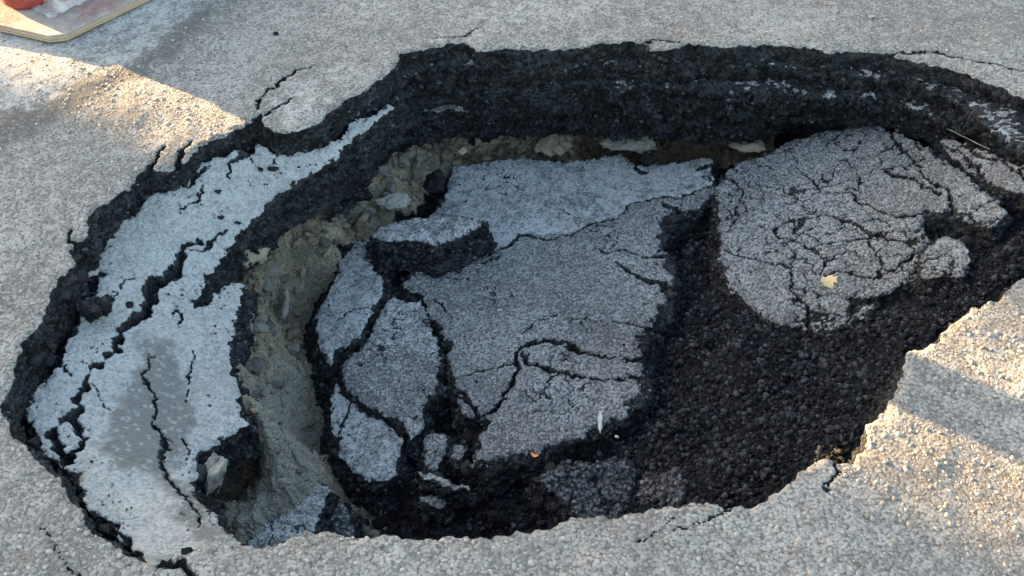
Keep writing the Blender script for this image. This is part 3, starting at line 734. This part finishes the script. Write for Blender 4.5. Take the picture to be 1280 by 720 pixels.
for cx_, cy_ in ((-0.05, 0.16), (-0.35, 0.3), (0.2, 0.55)):
    put('packing_strip', prism('packing_strip', [np.array([cx_ - .02, cy_ - .05]), np.array([cx_ + .02, cy_ - .05]), np.array([cx_ + .02, cy_ + .05]), np.array([cx_ - .02, cy_ + .05])], -0.002, 0.0062, 0.0005), M_plyedge, parent=board)

M_red = plain('dirty red plastic', (0.27, 0.05, 0.038), 0.5, 26, 0.55, 0.0015, 0.4)
pp = at(34, 8, 0.027)
post = bpy.data.objects.new('barrier_post', None); COL.objects.link(post); post.location = (pp[0] - 0.01, pp[1] + 0.045, 0.0262)
tag(post, 'red plastic barrier post with a rounded foot standing on the plywood board', 'post')
put('foot', lathe('foot', [(0.0, 0), (0.060, 0), (0.070, 0.01), (0.072, 0.03), (0.066, 0.055), (0.058, 0.07), (0.0, 0.072)]), M_red, parent=post)
put('shaft', lathe('shaft', [(0.0, 0.07), (0.072, 0.071), (0.076, 0.12), (0.075, 0.5), (0.073, 0.75), (0.058, 0.79), (0.0, 0.80)]), M_red, parent=post)
put('band', lathe('band', [(0.0740, 0.52), (0.0775, 0.521), (0.0770, 0.60), (0.0735, 0.601)]), plain('white reflective band', (0.75, 0.75, 0.73), 0.4), parent=post)
M_wrap_, nt_ = new_mat('crinkled clear plastic'); b_ = NB(nt_)
nn_ = b_.noise(b_.n('ShaderNodeTexCoord').outputs['Object'], 38, 4, 0.7)
b_.finish((0.80, 0.79, 0.80), 0.18, nn_, dist=0.01, spec=0.5, Alpha=b_.rng(nn_, 0.3, 0.7, 0.25, 0.6))

def wrapped_bundle():
    root = bpy.data.objects.new('wrapped_bundle', None); COL.objects.link(root)
    root.location = (-1.19, 2.90, 0.0262)
    root.rotation_euler = (0, 0, math.radians(50))
    tag(root, 'bundle of red boards wrapped in crinkled clear plastic on the plywood board', 'bundle')
    for i in range(5):
        put('red_board', prism('red_board', [np.array([-.20, -.13]), np.array([.27, -.13]), np.array([.27, .13]), np.array([-.20, .13])] , 0.032 * i, 0.032 * i + 0.030, 0.003), M_red, parent=root)
    # loose plastic skin over it, spreading onto the board
    n = 90
    X, Y = np.meshgrid(np.linspace(-.27, .33, n), np.linspace(-.17, .17, n))
    ox = np.clip(np.maximum(-.20 - X, X - .27), 0, None); oy = np.clip(np.maximum(-.13 - Y, Y - .13), 0, None)
    o_ = np.hypot(ox, oy)
    z = 0.168 * np.clip(1 - o_ / 0.035, 0, 1) + 0.004 + 0.010 * np.abs(fbm2(X, Y, 0.07, 4, 0.6)) + 0.004 * np.abs(fbm2(X, Y, 0.02, 2))
    F, used = grid_faces(np.ones_like(X, bool))
    put('plastic_wrap', mesh_from('plastic_wrap', np.c_[X.ravel(), Y.ravel(), z.ravel()], F), M_wrap_, parent=root)
    return root
wrapped_bundle()

# ------------------------------------------------------------------ two unseen houses added far left, blocking the low sun except at their gap
TX, TY = math.cos(SUN_TRAVEL), math.sin(SUN_TRAVEL)
NX, NY = -TY, TX
def shade_house(name, n0, n1, dist, height, depth, label, mat):
    root = bpy.data.objects.new(name, None); COL.objects.link(root)
    mid = (n0 + n1) / 2
    root.location = (NX * mid - TX * (dist + depth / 2), NY * mid - TY * (dist + depth / 2), 0)
    root.rotation_euler = (0, 0, math.atan2(TY, TX))
    tag(root, label, 'shade_house')
    w = abs(n1 - n0) / 2
    me = prism('wall', [np.array([-depth / 2, -w]), np.array([depth / 2, -w]), np.array([depth / 2, w]), np.array([-depth / 2, w])], 0.01, height, 0.01)
    put('wall', me, mat, parent=root)
    put('roof', prism('roof', [np.array([-depth / 2 - .0, -w]), np.array([depth / 2 + .3, -w]), np.array([depth / 2 + .3, w]), np.array([-depth / 2 - .3, w])], height + 0.003, height + 0.3, 0.01), M_plyedge, parent=root)
    for k in range(3):
        for j in range(2):
            y = -w + (k + 0.5) * 2 * w / 3; z = 1.2 + 3.2 * j
            win = put('window', prism('window', [np.array([depth / 2 - .05, y - .55]), np.array([depth / 2 + .03, y - .55]), np.array([depth / 2 + .03, y + .55]), np.array([depth / 2 - .05, y + .55])], z, z + 1.4, 0.01), M_winframe, parent=root)
            put('pane', prism('pane', [np.array([depth / 2 + .02, y - .48]), np.array([depth / 2 + .04, y - .48]), np.array([depth / 2 + .04, y + .48]), np.array([depth / 2 + .02, y + .48])], z + .07, z + 1.33, 0.004), M_pane, parent=win)
M_render_wall = plain('house render', (0.55, 0.52, 0.47), 0.9, 2, 0.1)
M_winframe = plain('window frame', (0.7, 0.7, 0.68), 0.5, 5, 0.05)
M_pane = plain('dark window glass', (0.03, 0.035, 0.04), 0.08, 2, 0.1, 0.0, 0.5)
BAND0, BAND1 = 1.32, 1.78
shade_house('shade_house', BAND1, BAND1 + 14, 30, 7.2, 8, 'farther cream rendered building, added out of view to block the low sun', M_render_wall)
shade_house('shade_house', BAND0 - 14, BAND0, 26, 7.0, 8, 'nearer cream rendered building, added out of view to block the low sun', M_render_wall)

# ------------------------------------------------------------------ rubble, clods and fragments
GB = 'black asphalt clods lying on the pale left slab'
rock('asphalt_clod', 272, 240, LS, (.012, .009, .008), M_black, 'black clod near the upper edge of the pale left slab', 'clod', GB, 11)
rock('asphalt_clod', 277, 273, LS, (.010, .007, .007), M_black, 'left one of two small black clods side by side on the pale left slab', 'clod', GB, 12)
rock('asphalt_clod', 297, 279, LS, (.010, .007, .006), M_black, 'right one of two small black clods side by side on the pale left slab', 'clod', GB, 13)
rock('asphalt_clod', 163, 382, LS, (.010, .010, .008), M_black, 'black clod just left of the long crack in the pale left slab', 'clod', GB, 14)
rock('asphalt_clod', 326, 212, LS, (.010, .006, .006), M_black, 'black crumb on the upper strip of the pale left slab, near its notch', 'clod', GB, 15)
rock('asphalt_clod', 130, 660, LS, (.012, .010, .008), M_black, 'black clod in the corner where the pale left slab meets the near rim', 'clod', GB, 16)
rock('asphalt_clod', 44, 556, -.05, (.014, .012, .012), M_black, 'black clod wedged between the left rim and the pale slab', 'clod', GB, 17)
rock('asphalt_clod', 62, 452, -.06, (.014, .012, .010), M_black, 'black clod lying in the open gap below the left rim', 'clod', GB, 18)
rock('asphalt_clod', 232, 690, -.005, (.013, .009, .009), M_black, 'black clod at the front tip of the pale left slab', 'clod', GB, 19)
rock('asphalt_clod', 342, 212, LS, (.016, .010, .008), M_black, 'larger black crumb on the upper strip of the pale left slab', 'clod', GB, 20)
slab('thin black flake jutting from the left rim over the pale slab', [(94,374),(115,366),(136,365),(134,376),(118,386),(98,382)], [(95,376,-.03),(135,368,-.045),(120,384,-.035)], M_dark, T=0.02, k=0.2, seed=41.0, res=0.0024, jagamp=0.4, name='asphalt_flake', cat='flake', expo_polys=[[(90,360),(140,355),(140,390),(90,390)]])
rock('asphalt_block', 543, 236, -.37, (.035, .040, .045), M_black, 'black block standing on the far left corner of the middle slab', 'block', None, 21, (0.2, 0.1, 0.5), 0.4, 4, 12)
rock('asphalt_block', 809, 203, -.35, (.022, .018, .022), M_black, 'small black block on the far edge of the middle slab', 'block', None, 22, (0.1, 0.3, 0.2), 0.4, 3, 10)
rock('soil_boulder', 306, 318, -.235, (.075, .060, .060), M_clay, 'tan clay lump under the inner edge of the pale left slab', 'boulder', None, 31, (0.1, -0.2, 0.5), 0.0, 5, 14, 0.16)
rock('soil_boulder', 496, 258, -.375, (.060, .030, .022), M_stone, 'flat grey rock beside the raised chunk at the far soil bank', 'boulder', None, 32, (0, 0, 0.2), 0.6, 5, 14, 0.16)
rock('soil_boulder', 357, 384, -.42, (.014, .040, .024), M_white, 'pale upright flat stone in the rubble between left slab and grey slabs', 'boulder', None, 33, (0.5, 0.2, 0.15), 0.4, 5, 12, 0.12)
rock('soil_boulder', 790, 180, -.335, (.085, .04, .022), M_white, 'whitish rock under the far wall above the middle slab', 'boulder', None, 34, (0.1, 0.02, -0.05), 0.2, 5, 14, 0.2)
rock('soil_boulder', 690, 184, -.40, (.075, .06, .045), M_clay, 'tan boulder in the cave under the far wall', 'boulder', None, 35, (0.1, 0.1, 0.3), 0.2, 5, 14, 0.16)
rock('soil_boulder', 578, 190, -.34, (.016, .014, .013), M_clay, 'small tan stone under the left end of the far wall', 'boulder', None, 36, (0, 0, 0), 0.3, 3)
rock('soil_boulder', 935, 183, -.33, (.05, .03, .015), M_clay, 'tan flat rock under the far wall beside the rounded slab', 'boulder', None, 37, (0.1, 0.05, -0.1), 0.2, 4)
rock('soil_boulder', 335, 465, -.49, (.022, .024, .020), M_stone, 'round grey stone in the clay rubble below the pale upright stone', 'boulder', None, 38, (0, 0, 0.4), 0.4, 3)
rock('clay_wedge', 266, 594, -.22, (.036, .06, .09), M_stone, 'smooth clay wedge under the inner corner of the pale left slab', 'boulder', None, 39, (0.1, 0.25, -0.25), 0.0, 5, 10, 0.10)
rr_ = np.random.default_rng(99)
n_clod = 0
clod_meshes = [rock_mesh('clay_clod', (1, .8, .62), 200 + i, 3, 12, rough=0.16) for i in range(8)]
def clods(poly, count, smin, smax, label, group, mat, seed, z_off=0.0):
    r = np.random.default_rng(seed)
    pw = np.array([hit(u, v, PIT)[:2] for u, v in poly])
    lo, hi = pw.min(0), pw.max(0)
    k = 0; made = []
    ms = []
    for m0 in clod_meshes:
        m = m0.copy(); m.materials.clear(); m.materials.append(mat); ms.append(m)
    while k < count:
        q = r.uniform(lo, hi)
        if poly_sd(pw, np.array([q[0]]), np.array([q[1]]))[0] < 0: continue
        sz = smin + (smax - smin) * r.random() ** 2.2
        o = bpy.data.objects.new('clay_clod' if mat is M_clay else 'rubble_stone', ms[k % 8]); COL.objects.link(o)
        z = float(pit_relief(np.array([q[0]]), np.array([q[1]]))[0][0])
        o.location = (q[0], q[1], z + sz * 0.38); o.scale = (sz, sz * r.uniform(.6, 1.1), sz * r.uniform(.5, 1.0))
        o.rotation_euler = tuple(r.uniform(-.6, .6, 2)) + (r.uniform(0, 6.28),)
        tag(o, label, 'clod' if mat is M_clay else 'stone', group)
        made.append((sz, o)); k += 1
    made.sort(key=lambda t: -t[0])
    for word, (_, o) in zip(('largest', 'second largest'), made):
        o['label'] = word + ' ' + label.replace('small ', '').replace('tiny ', '')
clods([(290,350),(370,345),(385,400),(365,470),(295,480),(290,420)], 110, .006, .026, 'small tan clay clod in the rubble strip right of the pale left slab', 'clay clods in the rubble strip', M_clay, 1, 0.006)
clods([(300,350),(375,345),(390,420),(365,520),(300,520),(292,420)], 34, .010, .032, 'grey stone lying among the tan clods of the rubble strip', 'grey stones in the rubble strip', M_stone, 17)
clods([(385,275),(430,225),(500,185),(560,180),(540,215),(470,260),(400,300)], 120, .006, .030, 'grey stone or clod on the steep bank below the upper left black wall', 'stones on the far soil bank', M_stone, 2, 0.006)
clods([(560,168),(720,168),(720,200),(560,215)], 24, .006, .03, 'clay clod in the cave between far wall and middle slab', 'clay clods in the cave', M_clay, 3, 0.006)
clods([(300,480),(380,480),(400,600),(330,650),(300,600)], 40, .004, .014, 'tiny clay clod on the smooth grey clay ramp', 'clods on the clay ramp', M_clay, 4, 0.004)
clods([(510,560),(650,590),(700,640),(640,660),(480,660),(470,620)], 70, .008, .035, 'black lump in the rubble heap behind the front rim', 'black rubble behind the front rim', M_black, 5, 0.004)
clods([(270,330),(330,300),(400,275),(470,255),(465,290),(420,325),(390,380),(300,345)], 40, .006, .03, 'tan clay lump on the clay bank left of the grey slabs', 'clay lumps on the bank', M_clay, 7)
clods([(840,280),(890,280),(890,420),(830,470),(820,420)], 24, .006, .022, 'black lump in the trench between middle slab and rounded slab', 'black rubble in the trench', M_black, 6, 0.004)

# pale chips and bits lying about
def bit(name, u, v, S, size, mat, label, cat, seed, rot=(0, 0, 0)):
    return rock(name, u, v, S, size, mat, label, cat, None, seed, rot, 0.5, 2, 7)
bit('stone_chip', 457, 74, 0.002, (.016, .007, .004), M_white, 'whitish elongated chip on the road left of the far wall', 'chip', 51, (0, 0, -0.6))
bit('stone_chip', 601, 26, 0.002, (.011, .009, .004), M_white, 'whitish chip on the road behind the far rim, left of centre', 'chip', 52)
bit('stone_chip', 1008, 49, 0.002, (.011, .008, .004), M_white, 'whitish chip on the road just behind the far rim at right', 'chip', 53)
bit('stone_chip', 345, 43, 0.002, (.008, .007, .006), M_black, 'small black pebble on the road at upper left', 'chip', 54)
bit('stone_chip', 1090, 21, 0.002, (.012, .009, .003), M_white, 'pale chip on the road at upper right', 'chip', 55)
bit('stone_chip', 771, 546, -.345, (.006, .005, .003), M_white, 'tiny white chip beside the front of the middle slab', 'chip', 56)
bit('stone_chip', 193, 703, 0.003, (.012, .008, .006), M_road if False else M_stone, 'grey chip balanced on the near left rim tip', 'chip', 57)

def leaf(name, u, v, S, outline, size, mat, label, cat, rz, curl=0.15):
    p = hit(u, v, S)
    n = 14
    ang = np.linspace(0, 2 * math.pi, 40, endpoint=False)
    V = []; 
    for ri in range(6):
        for a in ang:
            q = outline(a) * ri / 5
            xx, yy = q * math.cos(a) * size[0], q * math.sin(a) * size[1]
            zz = curl * (xx * xx - 0.6 * yy * yy) / max(size) + 0.05 * max(size) * math.sin(3 * a) * (ri / 5) ** 2
            V.append((xx, yy, zz))
    F = [(i * 40 + k, i * 40 + (k + 1) % 40, (i + 1) * 40 + (k + 1) % 40, (i + 1) * 40 + k) for i in range(5) for k in range(40)]
    me = mesh_from(name, V, F)
    o = put(name, me, mat, (p[0], p[1], p[2] + 0.005)); o.rotation_euler = (0.06, -0.1, rz)
    so = o.modifiers.new('thickness', 'SOLIDIFY'); so.thickness = 0.0008
    return tag(o, label, cat)
RS = surface([(1095,160,-.195),(1025,175,-.235),(930,210,-.305),(905,300,-.30),(1000,300,-.26),(1000,405,-.265),(1090,385,-.215),(1150,330,-.165),(1240,275,-.10),(1160,200,-.155),(1100,260,-.195)], 5e-4)
M_leaf = plain('dry tan leaf', (0.58, 0.44, 0.24), 0.8, 160, 0.35)
M_orange = plain('dry orange leaf', (0.62, 0.26, 0.09), 0.7, 200, 0.3)
M_feather = plain('pale dry leaf', (0.42, 0.43, 0.41), 0.8, 200, 0.25)
leaf('dry_leaf', 1036, 354, RS, lambda a: 0.85 + 0.09 * math.sin(7 * a + 1) + 0.07 * math.sin(11 * a), (.023, .023), M_leaf, 'crumpled tan dry leaf on the cracked rounded slab', 'leaf', 0.3, 0.3)
leaf('dry_leaf', 668, 571, MS, lambda a: 0.8 + 0.15 * math.sin(3 * a), (.012, .005), M_orange, 'tiny orange dry leaf at the front edge of the middle slab', 'leaf', -0.5, 0.4)
leaf('dry_leaf', 750, 527, MS, lambda a: 0.85 + 0.1 * math.sin(7 * a), (.006, .036), M_feather, 'narrow pale dry leaf lying on the front of the middle slab', 'leaf', -0.06, 0.3)
for i_, (u_, v_) in enumerate([(757,265),(690,316),(711,318),(623,388),(580,393),(775,268)]):
    rock('grit_speck', u_, v_, MS, (.006, .005, .002), M_white, 'tiny whitish speck of grit on the middle slab', 'grit', 'white specks of grit on the middle slab', 60 + i_, (0, 0, i_), 0.6, 2, 6)

# ------------------------------------------------------------------ loose chippings on the road and crumbs on the black slope
ICO = None
def scatter(name, pos, rad, tone, mat, seed, flat=0.6):
    bm = bmesh.new(); bmesh.ops.create_icosphere(bm, subdivisions=1, radius=1.0)
    V0 = np.array([v.co[:] for v in bm.verts]); F0 = np.array([[v.index for v in f.verts] for f in bm.faces]); bm.free()
    r = np.random.default_rng(seed)
    n = len(pos)
    # octahedral-like cheap stones: 12 verts of an icosahedron, each jittered
    bm = bmesh.new(); bmesh.ops.create_icosphere(bm, subdivisions=1, radius=1.0); bm.free()
    J = 1 + 0.75 * (r.random((n, len(V0))) - 0.5)
    S = np.c_[r.uniform(.75, 1.25, n), r.uniform(.75, 1.25, n), flat * r.uniform(.7, 1.2, n)] * rad[:, None]
    a = r.uniform(0, 6.28, n); ca, sa = np.cos(a), np.sin(a)
    P = V0[None] * J[..., None] * S[:, None, :]
    tx = r.uniform(-.4, .4, n)
    Pz = P[..., 2] + P[..., 0] * tx[:, None]
    X = P[..., 0] * ca[:, None] - P[..., 1] * sa[:, None]; Yy = P[..., 0] * sa[:, None] + P[..., 1] * ca[:, None]
    V = np.stack([X, Yy, Pz], -1) + pos[:, None, :]
    F = F0[None] + (np.arange(n) * len(V0))[:, None, None]
    me = mesh_from(name, V.reshape(-1, 3), F.reshape(-1, 3), dict(tone=np.repeat(tone, len(V0))), smooth=False)
    return tag(put(name, me, mat), kind='stuff')

def tone_mat(name, lo, hi, rough, spec):
    m, nt = new_mat(name); b = NB(nt)
    b.finish(b.mix(b.attr('tone'), lo, hi), rough, spec=spec)
    return m
r_ = np.random.default_rng(5)
N = 8000
q = np.c_[r_.uniform(-1.5, 1.5, N * 3), 0.88 + 2.0 * r_.random(N * 3) ** 1.25]
q = q[np.abs(q[:, 0]) < 0.50 * np.hypot(q[:, 1], 1.6) + 0.05]
sd_ = -poly_sd(rim_w, q[:, 0], q[:, 1])
q = q[sd_ > 0.006]
for line in ROAD_CRACKS:
    q = q[line_gap(crack_world(line, FLAT), q[:, 0], q[:, 1]) < -0.006]
q = q[:N]
rad = 0.0018 + 0.0042 * r_.random(len(q)) ** 3
hz = 0.0035 * fbm2(q[:, 0], q[:, 1], 0.16, 4, 0.5, 1.0)
scatter('road_chippings', np.c_[q, hz + rad * 0.05], rad, r_.random(len(q)), tone_mat('road chippings', (0.19, 0.178, 0.166), (0.38, 0.357, 0.333), 0.9, 0.2), 6, 0.26)
N = 20000
q = np.c_[r_.uniform(-.1, 1.3, N * 4), r_.uniform(1.0, 2.3, N * 4)]
slope = np.array([hit(u, v, PIT)[:2] for u, v in [(840,270),(895,270),(905,370),(1000,415),(1090,395),(1210,345),(1280,290),(1290,340),(1130,440),(1080,560),(900,640),(700,660),(480,670),(520,590),(620,600),(780,540),(830,450)]])
q = q[(poly_sd(slope, q[:, 0], q[:, 1]) > 0) & (poly_sd(rim_w, q[:, 0], q[:, 1]) > 0.035)][:N]
rad = 0.0012 + 0.0075 * r_.random(len(q)) ** 7
zq = pit_relief(q[:, 0], q[:, 1])[0] + 0.001
scatter('asphalt_crumbs', np.c_[q, np.minimum(zq, -0.008)], rad, r_.random(len(q)) ** 2, tone_mat('asphalt crumbs', (0.006, 0.0068, 0.0085), (0.050, 0.056, 0.068), 0.75, 0.14), 8, 0.8)

# thin pale stick on the strip at the far right, reddish flakes on the board
def stick(name, a, b, r, mat, label, cat):
    a, b = Vector(a), Vector(b); d = b - a
    n = 8; V = []; F = []
    for i in range(9):
        t = i / 8
        c = Vector((0, 0, d.length * t)) + Vector((0.0015 * math.sin(5 * t), 0.0012 * math.cos(4 * t), 0))
        for k in range(n):
            w = r * (1 - 0.4 * t) * (1 + 0.15 * math.sin(9 * t + k))
            V.append((c.x + w * math.cos(6.283 * k / n), c.y + w * math.sin(6.283 * k / n), c.z))
    F = [(i * n + k, i * n + (k + 1) % n, (i + 1) * n + (k + 1) % n, (i + 1) * n + k) for i in range(8) for k in range(n)]
    o = put(name, mesh_from(name, V, F), mat, a); o.rotation_euler = d.to_track_quat('Z', 'Y').to_euler()
    return tag(o, label, cat)
stick('dry_stick', at(1176, 158, -.125), at(1238, 186, -.09), 0.0014, M_stone, 'thin pale dry stick lying along the narrow strip at the far right', 'stick')

# crumbs clinging to the broken faces, grit along the slab edges
wv = np.concatenate(WALLS); wv = wv[r_.choice(len(wv), 18000, replace=False)]
rad = 0.0016 + 0.0065 * r_.random(len(wv)) ** 4
rad[:900] = 0.006 + 0.012 * r_.random(900) ** 2
wt = r_.random(len(wv)) ** 2.2; wt[:900] *= 0.35
low = ~((wv[:, 0] > 0.5) & (wv[:, 1] < 1.6)); wv, rad, wt = wv[low], rad[low], wt[low]
scatter('broken_face_crumbs', wv, rad, wt, tone_mat('broken face crumbs', (0.005, 0.0056, 0.007), (0.075, 0.079, 0.088), 0.75, 0.14), 18, 0.6)
tv = np.concatenate(TOPS); tv = tv[r_.choice(len(tv), 5200, replace=False)]
tv = tv[fbm2(tv[:, 0], tv[:, 1], 0.12, 3) > -0.1]
rad = 0.0009 + 0.0034 * r_.random(len(tv)) ** 4
scatter('edge_grit', tv + np.array([0, 0, 0.001]), rad, r_.random(len(tv)) ** 1.5, tone_mat('edge grit', (0.012, 0.0125, 0.014), (0.26, 0.26, 0.26), 0.8, 0.15), 19, 0.8)
